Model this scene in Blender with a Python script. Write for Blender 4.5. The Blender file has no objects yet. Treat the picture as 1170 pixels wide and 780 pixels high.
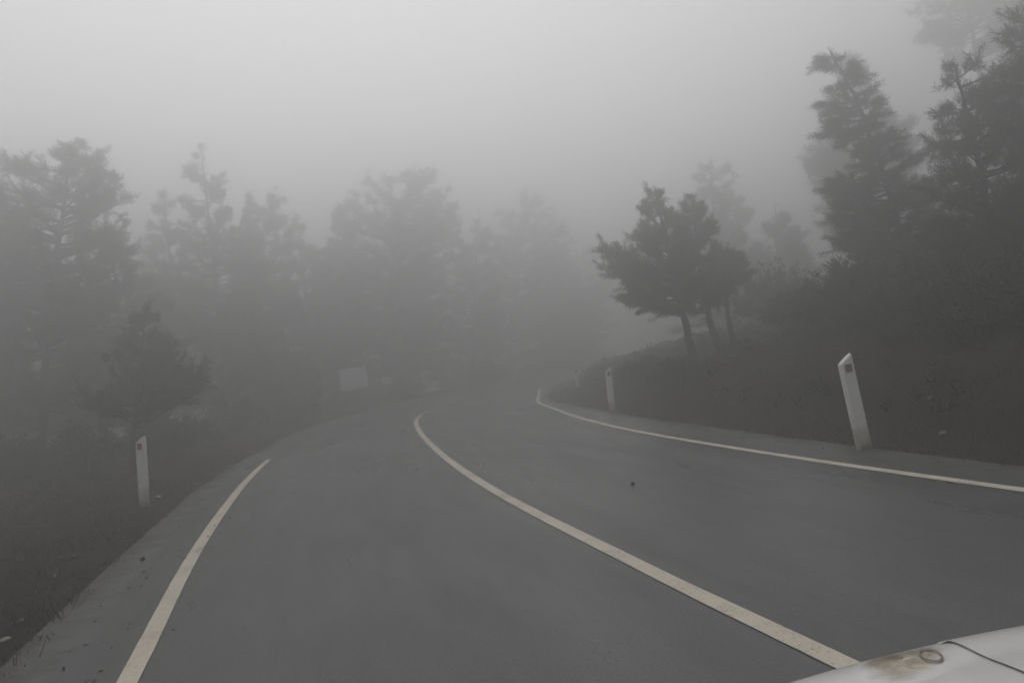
import bpy, bmesh, math, random
import numpy as np
from mathutils import Matrix, Vector

# ------------------------------------------------------------------ scene, camera
scene = bpy.context.scene
COL = scene.collection
F, ROLL, PITCH, H = 850.0, math.radians(7.0), math.radians(1.35), 1.40
CR, SR, CP, SP = math.cos(ROLL), math.sin(ROLL), math.cos(PITCH), math.sin(PITCH)


def ray(px, py):
    dx, dy = px - 585.0, py - 390.0
    x, y = dx * CR - dy * SR, dx * SR + dy * CR
    return np.array([x, F * CP + y * SP, -y * CP + F * SP])


def at(px, py, Y):
    v = ray(px, py)
    return v * (Y / v[1]) + np.array([0, 0, H])


def on_ground(px, py, z=0.0):
    v = ray(px, py)
    return v * ((z - H) / v[2]) + np.array([0, 0, H])


cam_data = bpy.data.cameras.new("camera")
cam = bpy.data.objects.new("camera", cam_data)
COL.objects.link(cam)
cam_data.sensor_width = 36.0
cam_data.lens = 36.0 * F / 1170.0
cam_data.clip_start, cam_data.clip_end = 0.02, 1000.0
fw = Vector((0, CP, SP))
up0 = Vector((0, -SP, CP))
rt = Vector((1, 0, 0)) * CR - up0 * SR
up = Vector((1, 0, 0)) * SR + up0 * CR
cam.matrix_world = Matrix(((rt.x, up.x, -fw.x, 0), (rt.y, up.y, -fw.y, 0), (rt.z, up.z, -fw.z, H), (0, 0, 0, 1)))
scene.camera = cam


# ------------------------------------------------------------------ helpers
def mesh_from(name, V, faces, mats, parent=None, smooth=False, uv=None, attr=None):
    me = bpy.data.meshes.new(name)
    V = np.asarray(V, dtype=np.float64)
    me.from_pydata(V.tolist() if len(V) < 60000 else list(map(tuple, V)), [], faces if isinstance(faces, list) else faces.tolist())
    o = bpy.data.objects.new(name, me)
    COL.objects.link(o)
    for m in (mats if isinstance(mats, (list, tuple)) else [mats]):
        me.materials.append(m)
    if smooth:
        me.polygons.foreach_set("use_smooth", [True] * len(me.polygons))
    if uv is not None:
        lay = me.uv_layers.new(name="UVMap")
        li = np.empty(len(me.loops), dtype=np.int32)
        me.loops.foreach_get("vertex_index", li)
        lay.data.foreach_set("uv", np.asarray(uv)[li].astype(np.float32).ravel())
    if attr is not None:
        for k, vals in attr.items():
            a = me.attributes.new(k, "FLOAT", "POINT")
            a.data.foreach_set("value", np.asarray(vals, dtype=np.float32))
    if parent is not None:
        o.parent = parent
    me.update()
    return o


def tris_mesh(name, V, mat, parent=None, attr=None, n=3):
    """V: (k,n,3) separate little faces, quick path"""
    k = len(V)
    me = bpy.data.meshes.new(name)
    me.vertices.add(k * n)
    me.vertices.foreach_set("co", V.reshape(-1).astype(np.float32))
    me.loops.add(k * n)
    me.loops.foreach_set("vertex_index", np.arange(k * n, dtype=np.int32))
    me.polygons.add(k)
    me.polygons.foreach_set("loop_start", np.arange(0, k * n, n, dtype=np.int32))
    if attr is not None:
        for kk, vals in attr.items():
            a = me.attributes.new(kk, "FLOAT", "POINT")
            a.data.foreach_set("value", np.repeat(np.asarray(vals, dtype=np.float32), n))
    me.materials.append(mat)
    me.update(calc_edges=True)
    me.validate()
    o = bpy.data.objects.new(name, me)
    COL.objects.link(o)
    if parent is not None:
        o.parent = parent
    return o


def empty(name, loc, label, cat, group=None, rot=(0, 0, 0)):
    o = bpy.data.objects.new(name, None)
    COL.objects.link(o)
    o.location = Vector([float(c) for c in loc])
    o.rotation_euler = rot
    o.empty_display_size = 0.2
    return tag(o, label, cat, group)


def tag(o, label, cat, group=None, kind=None):
    if label: o["label"] = label
    if cat: o["category"] = cat
    if group: o["group"] = group
    if kind: o["kind"] = kind
    return o


def catmull(P, n=24):
    P = np.asarray(P, float)
    Q = np.vstack([2 * P[0] - P[1], P, 2 * P[-1] - P[-2]])
    out = []
    t = np.linspace(0, 1, n, endpoint=False)[:, None]
    for i in range(1, len(Q) - 2):
        a, b, c, d = Q[i - 1], Q[i], Q[i + 1], Q[i + 2]
        out.append(0.5 * ((2 * b) + (-a + c) * t + (2 * a - 5 * b + 4 * c - d) * t ** 2 + (-a + 3 * b - 3 * c + d) * t ** 3))
    return np.vstack(out + [P[-1:]])


def hnoise(x, y, seed=0):
    """smooth value noise"""
    x = np.asarray(x, float); y = np.asarray(y, float)
    xi, yi = np.floor(x).astype(np.int64), np.floor(y).astype(np.int64)
    fx, fy = x - xi, y - yi
    fx, fy = fx * fx * (3 - 2 * fx), fy * fy * (3 - 2 * fy)

    def h(a, b):
        v = np.sin(a * 127.1 + b * 311.7 + seed * 74.7) * 43758.5453
        return v - np.floor(v)
    return (h(xi, yi) * (1 - fx) + h(xi + 1, yi) * fx) * (1 - fy) + (h(xi, yi + 1) * (1 - fx) + h(xi + 1, yi + 1) * fx) * fy


def sstep(a, b, x):
    t = np.clip((x - a) / (b - a), 0, 1)
    return t * t * (3 - 2 * t)


# ------------------------------------------------------------------ materials
def mat_base(name):
    m = bpy.data.materials.new(name)
    m.use_nodes = True
    nt = m.node_tree
    return m, nt, nt.nodes["Principled BSDF"]


def ramp(nt, fac, stops):
    r = nt.nodes.new("ShaderNodeValToRGB")
    els = r.color_ramp.elements
    while len(els) < len(stops):
        els.new(0.5)
    for e, (p, c) in zip(els, stops):
        e.position = p
        e.color = (*c, 1) if len(c) == 3 else c
    nt.links.new(fac, r.inputs[0])
    return r


def noise(nt, scale, detail=4, rough=0.55, vec=None, dist=0.0):
    n = nt.nodes.new("ShaderNodeTexNoise")
    n.inputs["Scale"].default_value = scale
    n.inputs["Detail"].default_value = detail
    n.inputs["Roughness"].default_value = rough
    n.inputs["Distortion"].default_value = dist
    if vec is None:
        tc = nt.nodes.new("ShaderNodeTexCoord")
        vec = tc.outputs["Object"]
    nt.links.new(vec, n.inputs["Vector"])
    return n


def mix(nt, fac, a, b, mode="MIX"):
    m = nt.nodes.new("ShaderNodeMix")
    m.data_type = "RGBA"
    m.blend_type = mode
    for sock, v in ((m.inputs[0], fac), (m.inputs[6], a), (m.inputs[7], b)):
        if isinstance(v, (int, float)):
            sock.default_value = v
        elif isinstance(v, tuple):
            sock.default_value = (*v, 1)
        else:
            nt.links.new(v, sock)
    return m.outputs[2]


def math_n(nt, op, a, b=0.0, clamp=False):
    m = nt.nodes.new("ShaderNodeMath")
    m.operation = op
    m.use_clamp = clamp
    for i, v in enumerate((a, b)):
        if isinstance(v, (int, float)):
            m.inputs[i].default_value = v
        else:
            nt.links.new(v, m.inputs[i])
    return m.outputs[0]


def bump(nt, bsdf, hgt, strength, dist):
    b = nt.nodes.new("ShaderNodeBump")
    b.inputs["Strength"].default_value = strength
    b.inputs["Distance"].default_value = dist
    nt.links.new(hgt, b.inputs["Height"])
    nt.links.new(b.outputs[0], bsdf.inputs["Normal"])


def simple(name, colour, rough=0.6, nscale=None, amount=0.25, metallic=0.0, coat=0.0):
    m, nt, b = mat_base(name)
    b.inputs["Roughness"].default_value = rough
    b.inputs["Metallic"].default_value = metallic
    b.inputs["Coat Weight"].default_value = coat
    b.inputs["Base Color"].default_value = (*colour, 1)
    n = noise(nt, nscale or 6.0, 5)
    dark = tuple(c * (1 - amount) for c in colour)
    r = ramp(nt, n.outputs[0], [(0.3, dark), (0.65, colour)])
    nt.links.new(r.outputs[0], b.inputs["Base Color"])
    return m


# asphalt: damp, patchy, dirt and grit along its edges (UV u = metres from left edge, v = metres along)
M_ASPHALT, nt, b = mat_base("damp_asphalt")
uvn = nt.nodes.new("ShaderNodeUVMap")
mpb = nt.nodes.new("ShaderNodeMapping"); mpb.inputs["Scale"].default_value = (1.0, 0.22, 1)
nt.links.new(uvn.outputs[0], mpb.inputs["Vector"])
big = noise(nt, 0.6, 4, 0.55, mpb.outputs[0])
mpu = nt.nodes.new("ShaderNodeMapping"); mpu.inputs["Scale"].default_value = (2.6, 0.45, 1)
nt.links.new(uvn.outputs[0], mpu.inputs["Vector"])
mid = noise(nt, 1.0, 7, 0.68, mpu.outputs[0])
fine = noise(nt, 55.0, 5, 0.75)
grit = noise(nt, 420.0, 2, 0.6)
c1 = ramp(nt, big.outputs[0], [(0.32, (0.052, 0.054, 0.055)), (0.68, (0.082, 0.084, 0.084))])
c2 = ramp(nt, fine.outputs[0], [(0.32, (0.45, 0.45, 0.45)), (0.5, (1.0, 1.0, 1.0)), (0.68, (1.65, 1.63, 1.6))])
col = mix(nt, 1.0, c1.outputs[0], c2.outputs[0], "MULTIPLY")
c3 = ramp(nt, mid.outputs[0], [(0.34, (0.80, 0.80, 0.80)), (0.5, (1.0, 1.0, 1.0)), (0.66, (1.12, 1.12, 1.11))])
col = mix(nt, 1.0, col, c3.outputs[0], "MULTIPLY")
ea = nt.nodes.new("ShaderNodeAttribute"); ea.attribute_name = "edge"
en = noise(nt, 2.2, 8, 0.7)
ef = math_n(nt, "SUBTRACT", math_n(nt, "ADD", en.outputs[0], -0.17), ea.outputs["Fac"])
ef = math_n(nt, "MULTIPLY", ef, 2.2, True)
col = mix(nt, ef, col, (0.042, 0.035, 0.027))
# rubber-darkened wheel tracks running along the road
sx_ = nt.nodes.new("ShaderNodeSeparateXYZ"); nt.links.new(uvn.outputs[0], sx_.inputs[0])
wv = math_n(nt, "SINE", math_n(nt, "ADD", math_n(nt, "MULTIPLY", sx_.outputs[0], 4.05), -1.1))
trk = math_n(nt, "MULTIPLY", math_n(nt, "ADD", math_n(nt, "MULTIPLY", wv, 0.5), 0.5), math_n(nt, "ADD", noise(nt, 1.3, 4).outputs[0], 0.1), True)
col = mix(nt, math_n(nt, "MULTIPLY", trk, 0.5), col, mix(nt, 1.0, col, (0.62, 0.62, 0.63), "MULTIPLY"))
nt.links.new(col, b.inputs["Base Color"])
rr = ramp(nt, noise(nt, 0.62, 6, 0.62, mpu.outputs[0]).outputs[0], [(0.32, (0.24,) * 3), (0.68, (0.48,) * 3)])
rough = mix(nt, ef, rr.outputs[0], (0.9, 0.9, 0.9))
nt.links.new(rough, b.inputs["Roughness"])
b.inputs["Specular IOR Level"].default_value = 0.42
bump(nt, b, mix(nt, 0.5, fine.outputs[0], grit.outputs[0]), 0.22, 0.005)

# road paint, worn
M_PAINT, nt, b = mat_base("cream_road_paint")
wear = noise(nt, 60.0, 8, 0.75)
wear2 = noise(nt, 2.5, 5, 0.6)
wf = math_n(nt, "ADD", wear.outputs[0], math_n(nt, "MULTIPLY", math_n(nt, "SUBTRACT", wear2.outputs[0], 0.5), 0.5))
r = ramp(nt, wf, [(0.33, (0.12, 0.115, 0.105)), (0.41, (0.50, 0.45, 0.36)), (0.70, (0.63, 0.56, 0.45))])
nt.links.new(r.outputs[0], b.inputs["Base Color"])
b.inputs["Roughness"].default_value = 0.55

M_PAINT_OLD, nt, b = mat_base("faded_road_paint")
wear = noise(nt, 30.0, 8, 0.75)
r = ramp(nt, wear.outputs[0], [(0.42, (0.07, 0.07, 0.068)), (0.62, (0.42, 0.38, 0.31))])
nt.links.new(r.outputs[0], b.inputs["Base Color"])
b.inputs["Roughness"].default_value = 0.6

# soil
M_SOIL, nt, b = mat_base("damp_soil_and_needle_litter")
n1 = noise(nt, 0.5, 6, 0.6)
n2 = noise(nt, 9.0, 8, 0.7)
n3 = noise(nt, 60.0, 4, 0.7)
a1 = ramp(nt, n2.outputs[0], [(0.3, (0.015, 0.011, 0.008)), (0.55, (0.033, 0.025, 0.017)), (0.75, (0.062, 0.049, 0.035))])
a2 = ramp(nt, n2.outputs[0], [(0.3, (0.015, 0.016, 0.008)), (0.7, (0.036, 0.036, 0.020))])
gf = ramp(nt, n1.outputs[0], [(0.45, (0, 0, 0)), (0.62, (1, 1, 1))])
col = mix(nt, gf.outputs[0], a1.outputs[0], a2.outputs[0])
pe = ramp(nt, n3.outputs[0], [(0.3, (0.6, 0.6, 0.6)), (0.62, (1.1, 1.1, 1.1)), (0.72, (2.1, 2.0, 1.9))])
col = mix(nt, 1.0, col, pe.outputs[0], "MULTIPLY")
nt.links.new(col, b.inputs["Base Color"])
b.inputs["Roughness"].default_value = 0.95
b.inputs["Specular IOR Level"].default_value = 0.2
bump(nt, b, mix(nt, 0.4, n2.outputs[0], n3.outputs[0]), 0.9, 0.05)


def foliage_mat(name, dark, light):
    m, nt, b = mat_base(name)
    at_ = nt.nodes.new("ShaderNodeAttribute"); at_.attribute_name = "tint"
    n = noise(nt, 1.6, 3)
    f = math_n(nt, "ADD", math_n(nt, "MULTIPLY", at_.outputs["Fac"], 0.6), math_n(nt, "MULTIPLY", n.outputs[0], 0.4))
    r = ramp(nt, f, [(0.2, dark), (0.8, light)])
    nt.links.new(r.outputs[0], b.inputs["Base Color"])
    b.inputs["Roughness"].default_value = 0.75
    b.inputs["Specular IOR Level"].default_value = 0.25
    return m


M_NEEDLE = foliage_mat("pine_needles", (0.030, 0.036, 0.020), (0.070, 0.076, 0.042))
M_NEEDLE_Y = foliage_mat("young_pine_needles", (0.034, 0.040, 0.020), (0.090, 0.094, 0.046))
M_SHRUB = foliage_mat("shrub_leaves", (0.030, 0.030, 0.018), (0.070, 0.064, 0.040))
M_GRASS = foliage_mat("rough_grass", (0.028, 0.028, 0.014), (0.105, 0.090, 0.052))
M_LITTER = foliage_mat("needle_litter", (0.012, 0.009, 0.007), (0.050, 0.036, 0.024))

M_BARK, nt, b = mat_base("pine_bark")
tc = nt.nodes.new("ShaderNodeTexCoord")
mp = nt.nodes.new("ShaderNodeMapping"); mp.inputs["Scale"].default_value = (14, 14, 3)
nt.links.new(tc.outputs["Object"], mp.inputs["Vector"])
n1 = noise(nt, 1.0, 8, 0.7, mp.outputs[0])
r = ramp(nt, n1.outputs[0], [(0.3, (0.022, 0.018, 0.015)), (0.7, (0.085, 0.066, 0.052))])
nt.links.new(r.outputs[0], b.inputs["Base Color"])
b.inputs["Roughness"].default_value = 0.95
bump(nt, b, n1.outputs[0], 1.0, 0.03)

M_STONE = simple("limestone", (0.34, 0.31, 0.27), 0.9, 14, 0.6)
M_ROCK = simple("brown_rock", (0.13, 0.11, 0.09), 0.95, 9, 0.6)
M_POST, nt, b = mat_base("weathered_white_plastic")
n1 = noise(nt, 5.0, 7, 0.7)
tc = nt.nodes.new("ShaderNodeTexCoord")
sp = nt.nodes.new("ShaderNodeSeparateXYZ"); nt.links.new(tc.outputs["Object"], sp.inputs[0])
splash = math_n(nt, "SUBTRACT", 0.42, math_n(nt, "MULTIPLY", sp.outputs[2], 1.5))
df = math_n(nt, "ADD", math_n(nt, "MULTIPLY", n1.outputs[0], 1.1), splash)
r = ramp(nt, df, [(0.42, (0.80, 0.79, 0.77)), (0.70, (0.52, 0.50, 0.45)), (1.0, (0.20, 0.17, 0.14))])
nt.links.new(r.outputs[0], b.inputs["Base Color"])
b.inputs["Roughness"].default_value = 0.5
M_REFLECT = simple("dull_red_reflector", (0.20, 0.045, 0.035), 0.3, 40, 0.3, coat=0.3)
M_REFLECT_G = simple("grey_brown_reflector", (0.24, 0.16, 0.13), 0.3, 40, 0.3, coat=0.3)
M_SIGN = simple("pale_sign_sheet", (0.88, 0.88, 0.87), 0.5, 3, 0.08)
M_STEEL = simple("galvanised_steel", (0.42, 0.42, 0.42), 0.5, 8, 0.25, metallic=0.6)


# ------------------------------------------------------------------ road plan
K = 1.4 / 1.3
Cpts = [(15.0, -26), (8.0, -13), (4.3, -5.2), (2.9, -1.8), (1.85, 1.1)]
Cpx = [(970, 760), (850, 705), (700, 630), (600, 580), (540, 545), (500, 515), (478, 490), (480, 475)]
Cpts += [tuple(on_ground(*p)[:2]) for p in Cpx] + [(-2.7, 30.0), (-1.6, 37.0), (1.6, 44.5), (7.0, 50.5), (16, 55), (30, 57.5), (48, 57)]
C = catmull(Cpts, 40)
Cs = np.concatenate([[0], np.cumsum(np.hypot(*np.diff(C, axis=0).T))])
STEP = 0.2
sN = np.arange(0, Cs[-1], STEP)
C = np.stack([np.interp(sN, Cs, C[:, 0]), np.interp(sN, Cs, C[:, 1])], 1)
ker = np.hanning(17); ker /= ker.sum()


def smooth1(a, k=ker):
    p = len(k) // 2
    return np.convolve(np.pad(a, p, mode="edge"), k, "valid")


C = np.stack([smooth1(C[:, 0]), smooth1(C[:, 1])], 1)
T = np.gradient(C, axis=0); T /= np.linalg.norm(T, axis=1)[:, None]
N = np.stack([T[:, 1], -T[:, 0]], 1)          # right-hand normal


def offsets(px, pre, post):
    s_, d_ = [], []
    for p in px:
        g = on_ground(*p)[:2]
        i = np.argmin(((C - g) ** 2).sum(1))
        s_.append(sN[i]); d_.append(((g - C[i]) * N[i]).sum())
    o = np.argsort(s_)
    s_, d_ = np.array(s_)[o], np.array(d_)[o]
    print("off", np.round(s_, 1), np.round(d_, 2))
    s_ = np.concatenate([[s_[0] - 8], s_, [s_[-1] + 8]]); d_ = np.concatenate([[pre], d_, [post]])
    return smooth1(np.interp(sN, s_, d_), np.hanning(41) / np.hanning(41).sum())


oL = offsets([(150, 780), (185, 700), (215, 645), (250, 592), (285, 545), (308, 524)], -3.05, -3.2)
oR = offsets([(1170, 560), (1000, 537), (850, 513), (720, 492), (660, 477), (630, 465), (617, 452)], 3.05, 3.3)
oE = offsets([(1170, 533), (1000, 513), (850, 492), (740, 478), (690, 468)], 3.6, 4.1)
oLE = offsets([(0, 772), (60, 708), (120, 657), (193, 585), (265, 531), (305, 513)], -4.0, -4.0)


def off_curve(d):
    return C + N * (d if np.ndim(d) == 0 else d[:, None])


# road mesh
nl = 26
U = np.linspace(0, 1, nl)
V, uv, edge = [], [], []
jl = 0.05 * (hnoise(sN * .7, sN * 0, 3) - 0.5) + 0.02 * (hnoise(sN * 2.2, sN * 0, 4) - 0.5)
jr = 0.05 * (hnoise(sN * .7, sN * 0, 5) - 0.5) + 0.02 * (hnoise(sN * 2.2, sN * 0, 6) - 0.5)
for k in range(len(sN)):
    l, r_ = oLE[k] + jl[k], oE[k] + jr[k]
    for u in U:
        d = l + (r_ - l) * u
        p = C[k] + N[k] * d
        V.append((p[0], p[1], 0.0)); uv.append((d - l, sN[k])); edge.append(min(d - l, r_ - d))
    for e, uu in ((l, 0), (r_, 0)):
        p = C[k] + N[k] * e
        V.append((p[0], p[1], -0.2)); uv.append((0, sN[k])); edge.append(0)
row = nl + 2
Fc = []
for k in range(len(sN) - 1):
    a = k * row
    for i in range(nl - 1):
        Fc.append((a + i, a + i + 1, a + row + i + 1, a + row + i))
    Fc.append((a + nl, a, a + row, a + row + nl))
    Fc.append((a + nl - 1, a + nl + 1, a + row + nl + 1, a + row + nl - 1))
road = mesh_from("road", V, Fc, M_ASPHALT, uv=uv, attr={"edge": edge})
tag(road, "damp grey asphalt mountain road bending to the right into fog", "road", kind="structure")


def ribbon(name, d, s0, s1, w, mat, parent):
    ks = np.where((sN >= s0) & (sN <= s1))[0]
    V, Fc = [], []
    for q, k in enumerate(ks):
        c = C[k] + N[k] * (d if np.ndim(d) == 0 else d[k])
        for i, o in enumerate((-0.5, -0.17, 0.17, 0.5)):
            jit = 0.006 * (hnoise(sN[k] * 6, i * 3.1, 9) - 0.5) if i in (0, 3) else 0
            p = c + N[k] * (o * w + jit)
            V.append((p[0], p[1], 0.005))
        if q:
            a = (q - 1) * 4
            Fc += [(a + i, a + i + 1, a + 5 + i, a + 4 + i) for i in range(3)]
    return mesh_from(name, V, Fc, mat, parent)


def s_of(px, py):
    g = on_ground(px, py)[:2]
    return sN[np.argmin(((C - g) ** 2).sum(1))]


e1 = ribbon("edge_line", oL, 0, s_of(308, 524), 0.116, M_PAINT, road)
e1["label"] = "cream left edge line ending beside the shoulder"
ribbon("centre_line", 0.0, 0, sN[-1], 0.116, M_PAINT, road)
e2 = ribbon("edge_line", oR, 0, sN[-1], 0.116, M_PAINT, road)
# short faded cross mark on the left shoulder
pa, pb = on_ground(260, 532), on_ground(303, 526.5)
dv = (pb - pa); dv /= np.linalg.norm(dv); nv = np.array([-dv[1], dv[0], 0]) * 0.05
mesh_from("cross_mark", [pa - nv + (0, 0, .005), pb - nv + (0, 0, .005), pb + nv + (0, 0, .005), pa + nv + (0, 0, .005)], [(0, 1, 2, 3)], M_PAINT_OLD, road)

# ------------------------------------------------------------------ terrain
LEc, REc = off_curve(oLE), off_curve(oE)


def side(P):
    """P (n,2) -> signed distance outside left edge, outside right edge (positive = off the road on that side)"""
    dl = np.empty(len(P)); dr = np.empty(len(P))
    for a in range(0, len(P), 4000):
        q = P[a:a + 4000]
        D = ((q[:, None, :] - C[None]) ** 2).sum(2)
        i = D.argmin(1)
        d = ((q - C[i]) * N[i]).sum(1)
        dd = np.sqrt(D[np.arange(len(q)), i])
        d = np.where(d < 0, -dd, dd)
        dl[a:a + 4000] = oLE[i] - d
        dr[a:a + 4000] = d - oE[i]
    return dl, dr


def height(P):
    P = np.atleast_2d(np.asarray(P, float))
    dl, dr = side(P)
    x, y = P[:, 0], P[:, 1]
    z = np.full(len(P), -0.06)
    ro = 0.10 * (hnoise(x * 0.9, y * 0.9, 1) - .5) + 0.07 * (hnoise(x * 2.3, y * 2.3, 2) - .5) + 0.05 * (hnoise(x * 5, y * 5, 7) - .5)
    big = 0.5 * (hnoise(x * 0.16, y * 0.16, 11) - .5)
    # right: cut bank, then hillside
    bank = 0.85 * sstep(0.25, 2.6, dr) + 0.10 * np.clip(dr - 2.2, 0, 8) + 0.42 * np.clip(dr - 9, 0, 30) - 0.03
    zr = bank + (ro * 2.6 + big * sstep(2, 6, dr)) * sstep(0.1, 1.6, dr)
    # left: flat verge, falling away further out
    fall = -0.03 - 0.02 * np.clip(dl, 0, 6) - 0.13 * np.clip(dl - 6.0, 0, 30) * sstep(6, 12, dl)
    zl = fall + ro * sstep(0.05, 1.0, dl) * 1.1 + big * 0.7 * sstep(2, 7, dl) + 0.05 * sstep(.2, .9, dl)
    z = np.where(dr > 0, zr, z)
    z = np.where(dl > 0, zl, z)
    return z


def zg(x, y):
    return float(height([(x, y)])[0])


def axis_steps(lo, f0, f1, hi, fine):
    mid_ = np.arange(f0, f1, fine)
    a, s, x = [], fine, f0
    while x > lo:
        s *= 1.12; x -= s; a.append(x)
    b_, s, x = [], fine, mid_[-1]
    while x < hi:
        s *= 1.12; x += s; b_.append(x)
    return np.array(a[::-1] + list(mid_) + b_)


gx = axis_steps(-110, -13, 13, 110, 0.22)
gy = axis_steps(-60, 2.5, 30, 120, 0.24)
GX, GY = np.meshgrid(gx, gy)
P = np.stack([GX.ravel(), GY.ravel()], 1)
Z = height(P)
nx, ny = len(gx), len(gy)
idx = np.arange(nx * ny).reshape(ny, nx)
Fc = np.stack([idx[:-1, :-1], idx[:-1, 1:], idx[1:, 1:], idx[1:, :-1]], -1).reshape(-1, 4)
ground = mesh_from("ground", np.column_stack([P, Z]), Fc, M_SOIL, smooth=True)
tag(ground, "dark damp soil verge and bank covered in needle litter", "ground", kind="structure")

# ------------------------------------------------------------------ trees
def tube(path, radii, sides=6):
    path = np.asarray(path); n = len(path)
    t = np.gradient(path, axis=0); t /= np.linalg.norm(t, axis=1)[:, None] + 1e-9
    ref = np.array([0.31, 0.95, 0.05])
    a = np.cross(t, ref); a /= np.linalg.norm(a, axis=1)[:, None] + 1e-9
    b_ = np.cross(t, a)
    ang = np.linspace(0, 2 * np.pi, sides, endpoint=False)
    V = path[:, None, :] + (a[:, None, :] * np.cos(ang)[None, :, None] + b_[:, None, :] * np.sin(ang)[None, :, None]) * np.asarray(radii)[:, None, None]
    V = V.reshape(-1, 3)
    Fc = []
    for i in range(n - 1):
        for j in range(sides):
            k = (j + 1) % sides
            Fc.append((i * sides + j, i * sides + k, (i + 1) * sides + k, (i + 1) * sides + j))
    return V, Fc


class Acc:
    def __init__(s): s.V, s.F, s.n = [], [], 0

    def add(s, V, Fc):
        s.V.append(V); s.F += [tuple(i + s.n for i in f) for f in Fc]; s.n += len(V)

    def done(s): return np.vstack(s.V), s.F


def rnd_dir(g, n):
    v = g.normal(size=(n, 3)); return v / np.linalg.norm(v, axis=1)[:, None]


def needles(g, cen, dirs, per, ln, wd, spread=1.05):
    """sprays of needle blades round each twig end"""
    n = len(cen)
    d = np.repeat(dirs, per, 0) + rnd_dir(g, n * per) * spread
    d[:, 2] += 0.15
    d /= np.linalg.norm(d, axis=1)[:, None] + 1e-9
    base = np.repeat(cen, per, 0) + rnd_dir(g, n * per) * ln * 0.75 * g.random((n * per, 1))
    L = ln * (0.6 + 0.6 * g.random((n * per, 1)))
    sd = np.cross(d, rnd_dir(g, n * per)); sd /= np.linalg.norm(sd, axis=1)[:, None] + 1e-9
    w = wd * (0.7 + 0.6 * g.random((n * per, 1)))
    return np.stack([base - sd * w, base + sd * w, base + d * L], 1)


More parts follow.
